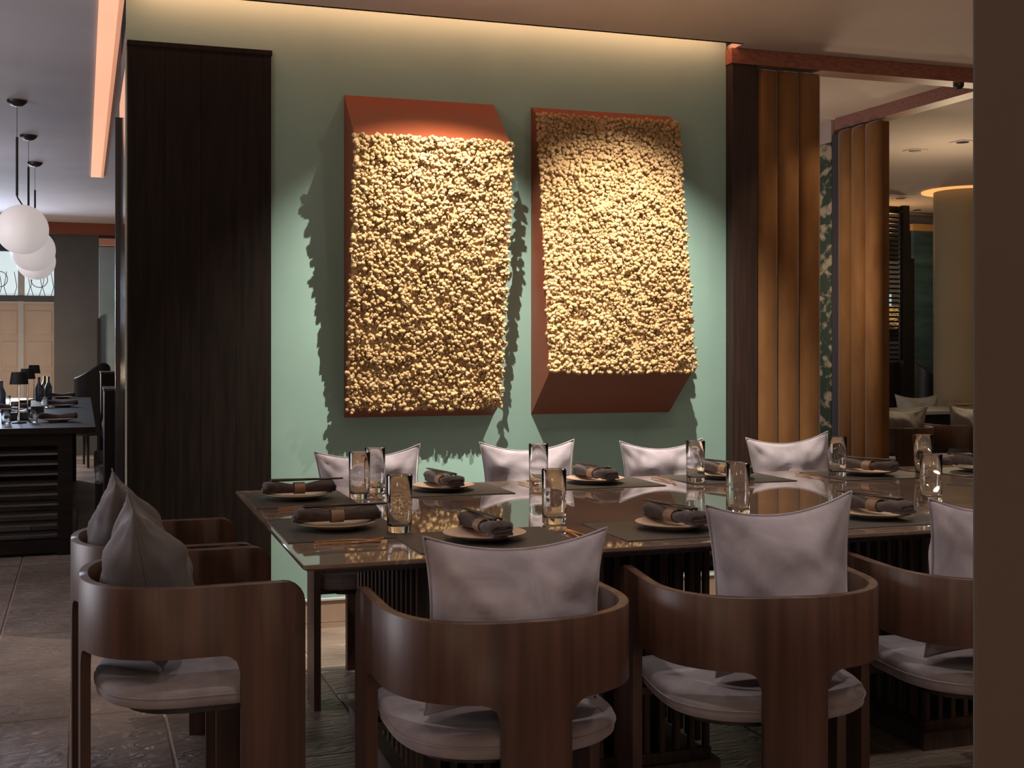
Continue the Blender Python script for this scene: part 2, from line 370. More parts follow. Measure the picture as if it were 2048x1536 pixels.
MB().box(PA-.012, PA+.08, w0, w0+1.2, 2.61, CEIL-.001, PF).build('top_band', M('pinkish_band_plaster', (.40, .30, .27, 1), rough=.7), t, world=True)
# near pillar at right
k = 1.25
QF = Fr(-21.4); qa = QF.ab((1946-CX)/F*1.3, 1.3)
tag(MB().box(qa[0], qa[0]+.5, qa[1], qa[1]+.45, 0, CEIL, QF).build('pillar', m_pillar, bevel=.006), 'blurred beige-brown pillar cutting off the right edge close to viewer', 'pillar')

# ================================================================ WALL ART
def art(al, ar, prof, face, label, seed):
    """prof: side outline (out, z) from the wall top to the wall bottom; face = the two points that carry the moss"""
    ctr = WF.w((al+ar)/2, WB, prof[-1][1])
    t = thing('wall_art', label, 'wall art', ctr, 0, 'rust boxes with moss faces on the green wall')
    mb = MB(); mb.loft([[WF.w(a_, WB-.001-o_, z_) for o_, z_ in prof] for a_ in (al, ar)])
    mb.build('box', m_rust, t, world=True)
    rnd = random.Random(seed)
    (o1, z1), (o2, z2) = face; fl_ = Vector((o2-o1, z2-z1)); ln = fl_.length; dr = fl_/ln; nr = Vector((-dr.y, dr.x))
    if nr.x < 0: nr = -nr
    ico = bmesh.new(); bmesh.ops.create_icosphere(ico, subdivisions=1, radius=1)
    iv = [v.co.copy() for v in ico.verts]; ifc = [[v.index for v in f.verts] for f in ico.faces]; ico.free()
    ms = MB(); wdt = ar-al; step = .0165
    nx, ny = int(wdt/step), int(ln/step)
    for i in range(nx+1):
        for j in range(ny+1):
            a_ = al+(i+rnd.uniform(-.45, .45)+ (j % 2)*.5)*wdt/nx; q = (j+rnd.uniform(-.45, .45))*ln/ny
            a_ = min(max(a_, al-.008), ar+.008); q = min(max(q, -.004), ln+.010)
            cl = noise.noise(Vector((a_*16, q*16, seed)))*.5+noise.noise(Vector((a_*40, q*40, seed+3)))*.5
            hgt = .012+.034*cl+rnd.uniform(-.006, .006)
            r0 = rnd.uniform(.0085, .0130)
            for rep in range(2):
                aa, qq, hh, rr = a_, q, hgt, r0
                if rep: aa += rnd.uniform(-.009, .009); qq += rnd.uniform(-.009, .009); hh += rnd.uniform(-.002, .009); rr = r0*rnd.uniform(.5, .75)
                p = Vector((o1, z1))+dr*qq+nr*hh
                c = WF.w(aa, WB-.001-p.x, p.y)
                vv = [c+Vector((v.x, v.y, v.z))*rr*rnd.uniform(.78, 1.2) for v in iv]
                ms.add(vv, ifc)
    # substrate sheet under the clumps
    ms.add([WF.w(a_, WB-.001-(Vector((o1, z1))+dr*q+nr*.004).x, (Vector((o1, z1))+dr*q+nr*.004).y) for a_, q in ((al, 0), (ar, 0), (ar, ln), (al, ln))], [(0, 1, 2, 3)])
    mo = ms.build('moss_face', m_moss, t, world=True, smooth=True); mo['kind'] = 'stuff'
zt, zb = 2.404, .944
art(A1L, A1R, [(0, zt), (.26, 2.18), (.08, .990), (0, zb)], [(.26, 2.18), (.08, .990)],
    'left rust wall box, moss face leaning out at top edge', 3)
art(A2L, A2R, [(0, zt), (.08, 2.352), (.26, 1.150), (0, zb)], [(.08, 2.352), (.26, 1.150)],
    'right rust wall box, moss face leaning out at bottom edge', 11)

# ================================================================ DINING TABLE
T0 = Vector((-.485, 2.784, 0)); TL, TW, TZ = 3.25, 1.55, .75
tb = thing('dining_table', 'long polished brown marble dining table with slatted pedestals', 'table', T0+TF.w(TL/2, TW/2), TF.t)
x, y = TL/2, TW/2
m = MB(); m.loft([[(sx*(x-i), sy*(y-i), z) for sx, sy in ((-1, -1), (1, -1), (1, 1), (-1, 1))] for z, i in ((TZ-.016, .012), (TZ-.010, .001), (TZ-.002, 0), (TZ, .002))])
m.build('tabletop', m_stone, tb)
MB().box(-x+.06, x-.06, -y+.06, y-.06, TZ-.034, TZ-.0165).build('under_frame', m_black, tb)
for xa, xb in ((-x+.36, -x+1.25), (x-1.25, x-.36)):
    base = MB(); base.box(xa-.02, xb+.02, -y+.34, y-.34, .0, .055); base.build('plinth', m_slat, tb)
    for ya in (-y+.36, y-.385):
        for za in (.055, TZ-.06): MB().box(xa, xb, ya, ya+.025, za, za+.0295-(.0045 if za > .1 else 0)).build('rail', m_slat, tb)
    MB().box(xa+.1, xb-.1, -y+.50, y-.50, .055, TZ-.035).build('core', m_black, tb)
    sl = None; n = 19
    for side in (-y+.3725, y-.3725):
        for i in range(n):
            sx = xa+.012+(xb-xa-.024)*i/(n-1)
            if sl is None: sl = MB().box(-.008, .008, -.010, .010, .086, TZ-.061).build('slat', m_slat, tb); o = sl
            else: o = sl.copy(); C.objects.link(o); o.parent = tb
            o.location = (sx, side, 0)
        
    for sx in (xa+.010, xb-.010):
        for i in range(1, 14):
            o = sl.copy(); C.objects.link(o); o.parent = tb; o.location = (sx, -y+.3725+(2*y-.745)*i/14, 0)

# ================================================================ CHAIRS
def upath(w=.280, yf=.24, yb=.27, n=2.5, steps=40):
    """plan outline from the right front tip round the back to the left front tip"""
    pts = [(w, yf-(yf)*k/10) for k in range(10)]
    for k in range(steps+1):
        a = PI*k/steps; c, s_ = math.cos(a), math.sin(a)
        pts.append((w*math.copysign(abs(c)**(2/n), c), -yb*abs(s_)**(2/n)))
    pts += [(-w, yf*k/10) for k in range(1, 11)]
    return pts
def resample(pts, m_):
    P = [Vector((p[0], p[1], 0)) for p in pts]; cum = [0]
    for i in range(1, len(P)): cum.append(cum[-1]+(P[i]-P[i-1]).length)
    return P, cum
OUTP, CUM = resample(upath(), 0); SLEN = CUM[-1]
def path_at(s_):
    s_ = max(0, min(SLEN, s_))
    for i in range(1, len(CUM)):
        if CUM[i] >= s_-1e-9:
            k = (s_-CUM[i-1])/max(1e-9, CUM[i]-CUM[i-1]); p = OUTP[i-1].lerp(OUTP[i], k)
            a_ = OUTP[max(0, i-2)]; b_ = OUTP[min(len(OUTP)-1, i+1)]; t_ = (b_-a_).normalized()
            return p, Vector((t_.y, -t_.x, 0))*-1
TH = .024
def shell(cols, cham=False):
    """cols: (s, zbottom, ztop) along the outline -> closed bent board of thickness TH"""
    rings = []
    for s_, zb_, zt_ in cols:
        p, nrm = path_at(s_)
        if nrm.dot(Vector((0, .05, 0))-p) < 0: nrm = -nrm
        inn = p+nrm*TH
        q_ = (inn-p).normalized(); c_ = .0025 if cham else 0
        po, pi_ = p+q_*c_, inn-q_*c_
        if cham: rings.append([(p.x, p.y, zb_), (p.x, p.y, zt_-c_), (po.x, po.y, zt_), (pi_.x, pi_.y, zt_), (inn.x, inn.y, zt_-c_), (inn.x, inn.y, zb_)])
        else: rings.append([(p.x, p.y, zb_), (p.x, p.y, zt_), (inn.x, inn.y, zt_), (inn.x, inn.y, zb_)])
    return MB().loft(rings)
ZB, ZT, LW, RF = .535, .70, .15, .045
def arc_down(e, R): e = max(0, min(R, e)); return R-math.sqrt(max(0, R*R-(R-e)**2))
def make_chair():
    t = thing('dining_chair', 'x', 'chair')
    R = .05; cols = []
    ss = [0, .003, .010, .02, .035, R]+[R+(SLEN-2*R)*k/56 for k in range(1, 56)]+[SLEN-x for x in (R, .035, .02, .010, .003, 0)]
    for s_ in ss:
        e = min(s_, SLEN-s_); cols.append((s_, ZB, ZT-arc_down(e, R)*1.0 if e < R else ZT))
    shell(cols, True).build('backrest', m_chair, t, smooth=True, auto=True)
    for lo, hi, fa, fb in ((0, LW, 0, 1), (SLEN/2-LW/2, SLEN/2+LW/2, 1, 1), (SLEN-LW, SLEN, 1, 0)):
        cols = []
        fz = [0, .004, .012, .022, .034, RF]
        if fa: cols += [(lo-RF+x_, ZB-arc_fil(x_), ZB) for x_ in fz[1:-1]]
        k = 8
        cols2 = [(lo+(hi-lo)*i/k, 0, ZB) for i in range(k+1)]
        if fb: cols3 = [(hi+RF-x_, ZB-arc_fil(x_), ZB) for x_ in reversed(fz[1:-1])]
        else: cols3 = []
        if fa: cols += [(lo-.0005, ZB-RF, ZB)]
        if fb: cols3 = [(hi+.0005, ZB-RF, ZB)]+cols3
        shell(cols+cols2+cols3).build('leg', m_chair, t, smooth=True, auto=True)
    def dshape(w, yf, yb, z, n=2.6, st=28, rf=.05):
        pts = [(w*math.copysign(abs(math.cos(PI*k/st))**(2/n), math.cos(PI*k/st)), -yb*abs(math.sin(PI*k/st))**(2/n), z) for k in range(st+1)]
        pts += [(-w, yf-rf, z), (-w+rf*.3, yf-rf*.3, z), (-w+rf, yf, z), (w-rf, yf, z), (w-rf*.3, yf-rf*.3, z), (w, yf-rf, z)]
        return pts
    rings = [dshape(.250-i, .236-i, .232-i, z) for z, i in ((.408, .030), (.410, .012), (.418, .002), (.436, 0), (.450, .003), (.458, .012), (.461, .03), (.463, .09), (.464, .15))]
    sc_ = MB().loft(rings).build('seat_cushion', m_seat, t, smooth=True)
    pr = [Vector(p) for p in dshape(.2505, .2365, .2325, .4375)]; rr = []
    for i, p in enumerate(pr):
        t_ = (pr[(i+1) % len(pr)]-pr[i-1]).normalized(); x_ = Vector((0, 0, 1)); y_ = t_.cross(x_)
        rr.append([p+(x_*math.cos(a_)+y_*math.sin(a_))*.0022 for a_ in (0, PI*.4, PI*.8, PI*1.2, PI*1.6)])
    MB().loft(rr, close=True).build('piping', m_seat, sc_, smooth=True)
    MB().loft([dshape(.20, .19, .17, z) for z in (.386, .4075)]).build('seat_frame', m_black, t)
    for sx in (-1, 1):
        MB().box(min(sx*.195, sx*.257), max(sx*.195, sx*.257), .11, .17, .388, .4065).build('seat_bracket', m_black, t)
    return t
def arc_fil(x_): return RF-math.sqrt(max(0, RF*RF-x_*x_))
def make_pillow(mat, seed, w=.40, h=.36, th=.215, name='pillow', tall=True):
    N, K = 30, 26; mb = MB(); rnd = random.Random(seed)
    def pt(u, v, s_):
        ex = .96-.10*(1-v*v)-.05*max(0, -v)*(1 if tall else 0); ey = 1-.20*(1-u*u)*(1 if v > 0 else .5)
        x_ = w/2*u*ex; y_ = h/2*v*ey
        prof = max(0, (1-abs(u)**2.2)*(1-abs(v)**2.2))**.62
        prof *= 1-.32*v
        cor = max(0, abs(u)*abs(v)-.35)
        wr = noise.noise(Vector((u*1.6+seed, v*2.2, s_*2)))*.026+noise.noise(Vector(((u+v)*4.5+seed, (u-v)*1.5, s_*2+5)))*.008
        ang = math.atan2(v-math.copysign(1, v), u-math.copysign(1, u))
        wr += .009*math.sin(ang*8+seed*1.7)*max(0, 1-math.hypot(abs(u)-1, abs(v)-1)/.9)
        z_ = s_*(th/2*prof+wr*min(1, prof*2.2))
        return (x_, z_, y_+h/2)
    idx = {}
    for s_ in (1, -1):
        for i in range(N+1):
            for j in range(K+1):
                u, v = i/N*2-1, j/K*2-1
                u = math.sin(u*PI/2)*.35+u*.65; v = math.sin(v*PI/2)*.35+v*.65
                edge = i in (0, N) or j in (0, K)
                if edge and s_ == -1: idx[(s_, i, j)] = idx[(1, i, j)]; continue
                idx[(s_, i, j)] = len(mb.v); p = pt(u, v, s_)
                if edge: p = (p[0], 0, p[2])
                mb.v.append(p)
        for i in range(N):
            for j in range(K):
                mb.f.append((idx[(s_, i, j)], idx[(s_, i+1, j)], idx[(s_, i+1, j+1)], idx[(s_, i, j+1)]))
    o = mb.build(name, mat, None, smooth=True, origin=(0, 0, 0)); tag(o, 'x', 'pillow')
    # piped seam as a part
    ring = [Vector(mb.v[idx[(1, i, 0)]]) for i in range(N)]+[Vector(mb.v[idx[(1, N, j)]]) for j in range(K)]+[Vector(mb.v[idx[(1, i, K)]]) for i in range(N, 0, -1)]+[Vector(mb.v[idx[(1, 0, j)]]) for j in range(K, 0, -1)]
    rr = []
    for i, p in enumerate(ring):
        t_ = (ring[(i+1) % len(ring)]-ring[i-1]).normalized(); x_ = Vector((0, 1, 0)); y_ = t_.cross(x_)
        rr.append([p+(x_*math.cos(a_)+y_*math.sin(a_))*.0028 for a_ in (0, PI*.4, PI*.8, PI*1.2, PI*1.6)])
    MB().loft(rr, close=True).build('seam', mat, o, smooth=True)
    return o
chair = Stamp(make_chair())
def place_chair(c, th, label, group, pil=None):
    """th: facing direction angle (deg) measured from +Y, counter-clockwise"""
    return chair.put((c[0], c[1], 0), math.radians(th), label, group)
def place_pillow(o, c, th, off, lean, label, group, z=.467, dx=0, roll=0):
    r = math.radians(th); fx, fy = -math.sin(r), math.cos(r); rx, ry = math.cos(r), math.sin(r)
    z += abs(math.sin(math.radians(roll)))*.17+.004+.008*lean/5
    o.location = (c[0]+fx*off+rx*dx, c[1]+fy*off+ry*dx, z); o.rotation_mode = 'XYZ'
    o.rotation_euler = (math.radians(lean), math.radians(roll), r); tag(o, label, 'pillow', group)
near = 'chairs along the near side of the marble table'; farg = 'chairs along the wall side of the marble table'; endg = 'chairs at the left end of the marble table'
C1, C2, C3 = (-.03, 2.69), (.59, 2.93), (1.215, 3.14)
place_chair(C1, 18, 'walnut bent-wood armchair, back to viewer, leftmost on near side of table', near)
place_chair(C2, 9, 'walnut bent-wood armchair on near side, middle one, right of the leftmost', near)
place_chair(C3, 12, 'walnut armchair on near side partly cut off by the beige pillar', near)
PG = 'taupe pillows on the dining chairs'
place_pillow(make_pillow(m_pillow, 1, .43, .384), C1, 18, -.10, 5, 'taupe velvet pillow on leftmost near-side chair, drooping top edge', PG, dx=.0)
place_pillow(make_pillow(m_pillow, 2, .375, .416), C2, 9, -.088, 5, 'taupe velvet pillow on the middle near-side chair, right corner raised', PG, dx=.045, roll=-4)
place_pillow(make_pillow(m_pillow, 3, .40, .405), C3, 12, -.088, 5, 'taupe pillow at right edge half hidden by beige pillar', PG, dx=-.02)
E1, E2 = (-.815, 3.05), (-1.044, 3.62)
place_chair(E1, 20-90, 'walnut armchair seen side-on at table left end, closer to viewer', endg)
place_chair(E2, 20-90, 'walnut armchair at table left end, behind the side-on one', endg)
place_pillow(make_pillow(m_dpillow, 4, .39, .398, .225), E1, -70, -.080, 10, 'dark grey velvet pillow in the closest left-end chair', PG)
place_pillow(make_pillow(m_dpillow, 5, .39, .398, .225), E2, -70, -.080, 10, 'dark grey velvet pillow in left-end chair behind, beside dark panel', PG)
q0 = Vector((-.542, 4.60)); b_line = TF.ab(*q0)[1]
fl_lab = ('below the left moss art', 'between the two moss arts', 'below the right moss art', 'in front of the amber velvet column')
for i, (px, lb) in enumerate(zip((742, 1061, 1334, 1586), fl_lab)):
    a_, d_ = TF.hit(px, b_line); p = TF.w(a_, b_line-.14)
    place_chair((p.x, p.y), 198.6, 'walnut armchair on wall side of table, '+lb, farg)
    th_ = 198.6+(-4, 2, 5, -2)[i]
    place_pillow(make_pillow(m_pillow, 10+i, (.425, .425, .415, .415)[i], (.387, .407, .397, .397)[i], .14), (p.x, p.y), th_, -.12, 6, 'taupe pillow on wall-side chair '+lb, PG, roll=(3, 0, 0, 3)[i])

# ================================================================ TABLEWARE
def make_plate():
    t = MB().lathe([(.0, 0), (.055, 0), (.062, .004), (.085, .010), (.109, .017), (.110, .0195), (.107, .020), (.085, .0135), (.06, .0085), (.0, .0080)], 40).build('plate', m_plate, None, smooth=True, origin=(0, 0, 0), auto=True)
    return tag(t, 'x', 'plate')
def make_napkin():
    mb = MB(); rings = []; n = 22; L = .235
    for k in range(27):
        y_ = -L/2+L*k/26; u = abs(y_+.0)/(L/2); g = .55+.45*min(1, u*1.6)**.8
        w_ = .033*g; h_ = .017*(.70+.45*min(1, u*1.5))
        if k in (0, 26): w_ *= .82; h_ *= .7
        ring = []
        for a_ in range(n):
            th_ = 2*PI*a_/n; c, s_ = math.cos(th_), math.sin(th_)
            fold = 1+.10*math.sin(3*th_+k*.05)*u+.06*noise.noise(Vector((c*2, s_*2, k*.25)))
            ring.append((w_*math.copysign(abs(c)**.8, c)*fold, y_+.004*math.sin(5*th_)*(u > .9), h_+h_*math.copysign(abs(s_)**.8, s_)*fold))
        rings.append(ring)
    t = mb.loft(rings).build('napkin', m_napkin, None, smooth=True, origin=(0, 0, 0)); tag(t, 'x', 'napkin')
    # folded inner layer showing at the open end
    mb = MB()
    for q in range(3):
        z0 = .006+q*.009
        mb.loft([[(x_, yy, z0+.0035*s_+.002*math.sin(x_*90)) for x_, s_ in ((-.026+q*.003, -1), (0, -1), (.026-q*.003, -1), (.026-q*.003, 1), (0, 1), (-.026+q*.003, 1))] for yy in (-.124+q*.003, -.08)])
    mb.build('folded_edge', m_napkin, t)
    return t
def make_ring():
    n = 28; rings = []
    for r_, y_ in ((1, -.018), (1, .018), (.90, .018), (.90, -.018)):
        rings.append([(.028*r_*math.cos(2*PI*i/n), y_, .0145+.0195*r_*math.sin(2*PI*i/n)) for i in range(n)])
    t = MB().loft(rings, close=True).build('napkin_ring', m_ring, None, smooth=True, origin=(0, 0, 0), auto=True); return tag(t, 'x', 'napkin ring')
def make_stick():
    t = MB().tube([(0, -.115, 0), (0, -.113, 0), (0, 0, 0), (0, .125, 0), (0, .127, 0)], [.002, .0042, .0036, .0025, .001], 8).build('chopstick', m_stick, None, smooth=True, origin=(0, 0, 0)); return tag(t, 'x', 'chopstick')
def make_fork():
    t = MB(); 
    t.loft([[(x_, y_, z_-.0012), (-x_, y_, z_-.0012), (-x_, y_, z_+.0012), (x_, y_, z_+.0012)] for x_, y_, z_ in ((.0045, -.10, .002), (.004, -.06, .004), (.0028, 0, .006), (.003, .035, .005), (.0095, .05, .003), (.0105, .06, .003))])
    o = t.build('fork', m_gold, None, origin=(0, 0, 0)); tag(o, 'x', 'fork')
    tn = MB()
    for k in range(4):
        x_ = -.009+.006*k
        tn.loft([[(x_+s_*.0013, y_, z_+q) for s_, q in ((-1, -.001), (1, -.001), (1, .001), (-1, .001))] for y_, z_ in ((.059, .003), (.08, .005), (.098, .009))])
    tn.build('tines', m_gold, o); o.scale = (.62, .9, .8); return o
def make_knife():
    o = MB().loft([[(x0, y_, .001), (x1, y_, .001), (x1, y_, .001+h_), (x0, y_, .001+h_)] for x0, x1, y_, h_ in ((-.004, .004, -.105, .004), (-.0045, .0045, -.05, .005), (-.003, .003, .0, .004))]).build('knife', m_gold, None, origin=(0, 0, 0)); tag(o, 'x', 'knife')
    MB().loft([[(x0, y_, .0015), (x1, y_, .0015), (x1, y_, .0015+h_), (x0, y_, .0015+h_)] for x0, x1, y_, h_ in ((-.003, .003, .0, .003), (-.006, .008, .02, .002), (-.006, .008, .08, .0016), (-.002, .006, .102, .001))]).build('blade', m_gold, o); o.scale = (.6, .9, .8)
    return o
def glass_prof(r0, r1, h):
    return [(0, 0), (r0*.92, 0), (r0, .003), (r0+(r1-r0)*.5, h*.5), (r1, h-.001), (r1-.0008, h), (r1-.0013, h-.001), (r0+(r1-r0)*.5-.0014, h*.5), (r0-.002, .026), (r0-.010, .018), (0, .017)]
def make_glass(r0=.034, r1=.036, h=.155):
    return tag(MB().lathe(glass_prof(r0, r1, h), 36).build('glass', m_glass, None, smooth=True, origin=(0, 0, 0), auto=True), 'x', 'drinking glass')
st = dict(plate=Stamp(make_plate()), nap=Stamp(make_napkin()), ring=Stamp(make_ring()), stick=Stamp(make_stick()), fork=Stamp(make_fork()), knife=Stamp(make_knife()),
          mat=Stamp(tag(MB().loft([[(sx*(.215-i), sy*(.165-i), z_) for sx, sy in ((-1, -1), (1, -1), (1, 1), (-1, 1))] for z_, i in ((0, 0), (.0018, 0), (.0022, .001))]).build('placemat', m_mat, None, origin=(0, 0, 0)), 'x', 'placemat')))
def setting(px, py, th, where, nrot=0, flip=False, mat_off=(0, 0), cut=True):
    p = at(px, py, TZ+.018); r = math.radians(th)
    fx = Vector((-math.sin(r), math.cos(r), 0)); rx = Vector((math.cos(r), math.sin(r), 0))
    base = Vector((p.x, p.y, TZ))
    st['mat'].put(base+rx*mat_off[0]+fx*mat_off[1]+Vector((0, 0, .0004)), r, 'dark charcoal placemat '+where, 'charcoal placemats')
    st['plate'].put(base+Vector((0, 0, .0028)), r, 'round sand-coloured plate '+where, 'sand plates')
    z0 = TZ+.0028+.017; rn = r+math.radians(nrot); nf = Vector((-math.sin(rn), math.cos(rn), 0)); nx = Vector((math.cos(rn), math.sin(rn), 0))
    c = base.copy(); c.z = z0+.004; c += nf*.0
    st['nap'].put(c, rn, 'dark plum folded napkin '+where, 'folded napkins')
    st['ring'].put(c, rn, 'tan leather napkin ring '+where, 'napkin rings')
    for s_, nm in ((-1, 'left'), (1, 'right')):
        st['stick'].put(c+nx*.006*s_+nf*.022+Vector((0, 0, .0425)), rn+s_*.02, 'dark chopstick, diner\'s %s of the pair, %s' % (nm, where), 'chopsticks on the napkins')
    if cut:
        f0 = base+rx*.245+fx*-.01+Vector((0, 0, .003))
        st['fork'].put(f0, r-.10, 'slim copper-gold fork '+where, 'copper forks')
        st['knife'].put(f0+rx*.022+Vector((0, 0, -.0008)), r+.02, 'slim copper-gold knife '+where, 'copper knives')
setting(673, 1045, -71.4, 'at table left end, closer to viewer')
setting(598, 988, -71.4, 'at table left end, closer to wall')
setting(969, 1066, 18.6, 'at leftmost near-side seat', 6)
setting(1349, 1045, 18.6, 'at middle near-side seat', 10)
setting(1752, 1024, 18.6, 'at near-side seat by right pillar', 14)
setting(887, 971, 198.6, 'across table, below left moss art', 188)
setting(1190, 957, 198.6, 'across table, between two moss arts', 190)
setting(1452, 948, 198.6, 'across table, below right moss art', 196)
setting(1737, 941, 198.6, 'across table, before amber velvet columns', 205)
setting(1962, 934, 198.6, 'across table, at far right beside pillar', 205)
gs = Stamp(make_glass())
for px, py, rz, lb in ((719, 998, 0, 'clear tumbler left of a pair behind left-end plates'), (750, 986, 1, 'clear tumbler right of a pair before leftmost wall-side pillow'),
                   (799, 1065, 2, 'tall clear tumbler by the closest left-end plate'), (1077, 974, 0, 'clear tumbler in front of pillow between two moss arts'),
                   (1108, 1048, 2, 'clear tumbler right of the leftmost near-side plate'), (1391, 965, 1, 'clear tumbler in front of pillow below right moss art'),
                   (1476, 1031, 1, 'clear tumbler beside the middle near-side plate'), (1675, 953, 1, 'clear tumbler before the amber velvet columns'),
                   (1862, 1005, 1, 'shorter clear tumbler close to the right pillar')):
    gs.put(at(px, py, TZ)+Vector((0, 0, .0028)), rz, lb, 'clear tumblers on the marble table')
tg = make_glass(.029, .039, .165); tg['label'] = 'flared clear glass behind the shorter tumbler near right pillar'; tg.location = at(1846, 955, TZ)+Vector((0, 0, .0028))

# ================================================================ LEFT HALL
# globe pendants
def pendant(px, cy_, gx, gy, label):
    d = (CEIL-H)*F/(HOR-cy_); x_ = (px-CX)/F*d
    t = thing('globe_pendant', label, 'pendant lamp', (x_, d, CEIL-.001), 0, 'globe pendants over the hall table')
    gz = zz(gy, d)-CEIL; ox = (gx-px)/F*d; R = .150
    MB().lathe([(0, 0), (.058, 0), (.056, -.010), (.035, -.028), (.012, -.036), (0, -.036)], 24).build('canopy', m_black, t, smooth=True, auto=True)
    zr = -.22; ze = gz+R+.055
    MB().tube([(0, 0, -.036), (0, 0, zr)], .0018, 6).build('cord', m_black, t)
    MB().tube([(0, 0, zr), (0, 0, ze)], .0075, 10).build('rod', m_black, t)
    MB().tube([(0, 0, ze), (ox*.15, 0, ze-.015), (ox, 0, gz+R-.004)], .005, 8).build('link', m_black, t)
    s_ = MB().lathe([(R*math.sin(PI*k/24), -R*math.cos(PI*k/24)) for k in range(25)], 40, (ox, 0, gz)).build('globe', m_globe, t, smooth=True)
pendant(34, 201, 45, 459, 'white globe pendant, largest and closest, hanging in left hall')
pendant(57, 271, 66, 500, 'white globe pendant in the middle of three in left hall')
pendant(70, 325, 72, 522, 'white globe pendant, furthest and lowest in left hall')
# long hall table
HZ = .78; pc = at(191, 854, HZ); ha, hb = CF.ab(pc.x, pc.y)
t = thing('hall_table', 'long dark hall table with louvred end below globe pendants', 'table', CF.w(ha-.6, hb+2.4, 0), CF.t)
def hl(px): return CF.hit(px, hb+.06)[0]
o_ = (ha-.6, hb+2.4)
def hbx(a0, a1, b0, b1, z0, z1): return MB().box(a0-o_[0], a1-o_[0], b0-o_[1], b1-o_[1], z0, z1)
hbx(ha-1.3, ha, hb, hb+4.9, HZ-.035, HZ).build('tabletop', m_bslat, t)
pr_ = hl(145)
hbx(ha-1.25, pr_, hb+.05, hb+.11, HZ-.11, HZ-.036).build('rail', m_bslat, t)
hbx(ha-1.25, pr_, hb+.05, hb+.11, .02, .10).build('rail', m_bslat, t)
hbx(pr_-.085, pr_, hb+.048, hb+.112, 0, HZ-.036).build('leg', m_bslat, t)
hbx(ha-1.25, ha-1.17, hb+.048, hb+.112, 0, HZ-.036).build('leg', m_bslat, t)
hbx(ha-1.25, pr_, hb+4.4, hb+4.5, 0, HZ-.036).build('leg', m_bslat, t)
nsl = 9
m_gslat = M('glossy_black_slat', (.03, .025, .025, 1), rough=.22, spec=.8)
for i in range(nsl):
    z_ = .135+(HZ-.29)*i/(nsl-1); x0, x1 = ha-1.17-o_[0], pr_-.085-o_[0]; y0 = hb+.05-o_[1]
    MB().hexa([(x0, y0, z_-.012), (x1, y0, z_-.012), (x1, y0+.055, z_+.006), (x0, y0+.055, z_+.006), (x0, y0, z_), (x1, y0, z_), (x1, y0+.055, z_+.018), (x0, y0+.055, z_+.018)]).build('slat', m_gslat, t)
# lamps
lamp_m = M('lamp_shade_black', (.012, .012, .014, 1), rough=.7)
for px, d, lb in ((38, 7.70, 'small black-shaded table lamp, closest on hall table'), (55, 9.1, 'small black-shaded table lamp, middle on hall table'), (68, 11.3, 'small black-shaded table lamp, furthest on hall table')):
    t = thing('table_lamp', lb, 'table lamp', ((px-CX)/F*d, d, HZ), 0, 'black shade lamps on the hall table')
    MB().lathe([(0, 0), (.045, 0), (.045, .008), (.012, .014), (0, .014)], 24).build('base', m_black, t)
    MB().tube([(0, 0, .012), (0, 0, .26)], .006, 8).build('stem', M('polished_steel', (.6, .6, .62, 1), rough=.2, metal=1), t)
    MB().lathe([(.058, .25), (.046, .328), (.043, .328), (.055, .25)], 24).build('lamp_shade', lamp_m, t, smooth=True, auto=True)
for px, py, where in ((116, 843, 'closest on hall table right side'), (125, 814, 'second on hall table right side'), (124, 797, 'third on hall table right side'), (22, 822, 'on hall table left of the lamps')):
    p = at(px, py, HZ)
    st['plate'].put(p+Vector((0, 0, .0005)), 0, 'small dark-rimmed plate '+where, 'plates on the hall table')
    st['nap'].put(p+Vector((0, 0, .020)), CF.t-PI/2, 'rolled dark napkin on the plate '+where, 'napkins on the hall table')
mcard = Stamp(tag(MB().box(-.045, .045, -.02, .02, 0, .05).build('menu_holder', m_black, None, origin=(0, 0, 0), bevel=.003), 'x', 'holder'))
for px, py, lb in ((20, 840, 'low black box left of the closest lamp'), (51, 839, 'low black box right of the closest lamp'), (75, 826, 'low black box behind, right of the lamp'), (50, 812, 'low black box further back on hall table')):
    p = at(px, py, HZ); mcard.put(p+Vector((0, 0, .0005)), CF.t, lb, 'black boxes on the hall table')
m_bluebt = M('smoky_blue_glass', (.05, .07, .10, 1), rough=.2)
bt = Stamp(tag(MB().lathe([(0, 0), (.030, 0), (.032, .01), (.032, .12), (.012, .17), (.012, .22), (0, .22)], 16).build('bottle', m_bluebt, None, smooth=True, origin=(0, 0, 0), auto=True), 'x', 'bottle'))
for px, py, lb in ((89, 798, 'dark smoky bottle right of furthest lamp'), (97, 800, 'dark smoky bottle nearest hall table edge, beyond plates'), (78, 802, 'dark smoky bottle between lamp and plates'), (3, 815, 'dark bottle at the extreme left edge')):
    bt.put(at(px, py, HZ)+Vector((0, 0, .0005)), 0, lb, 'bottles on the hall table')
for px, py, lb in ((12, 848, 'small glass left of closest hall lamp'), (30, 826, 'small glass behind the low black boxes'), (66, 845, 'small glass right of the closest hall lamp'), (90, 815, 'small glass beside second hall plate'), (14, 812, 'small glass far back on the hall table')):
    o = gs.put(at(px, py, HZ)+Vector((0, 0, .0005)), 0, lb, 'glasses on the hall table'); o.scale = (.8, .8, .55)
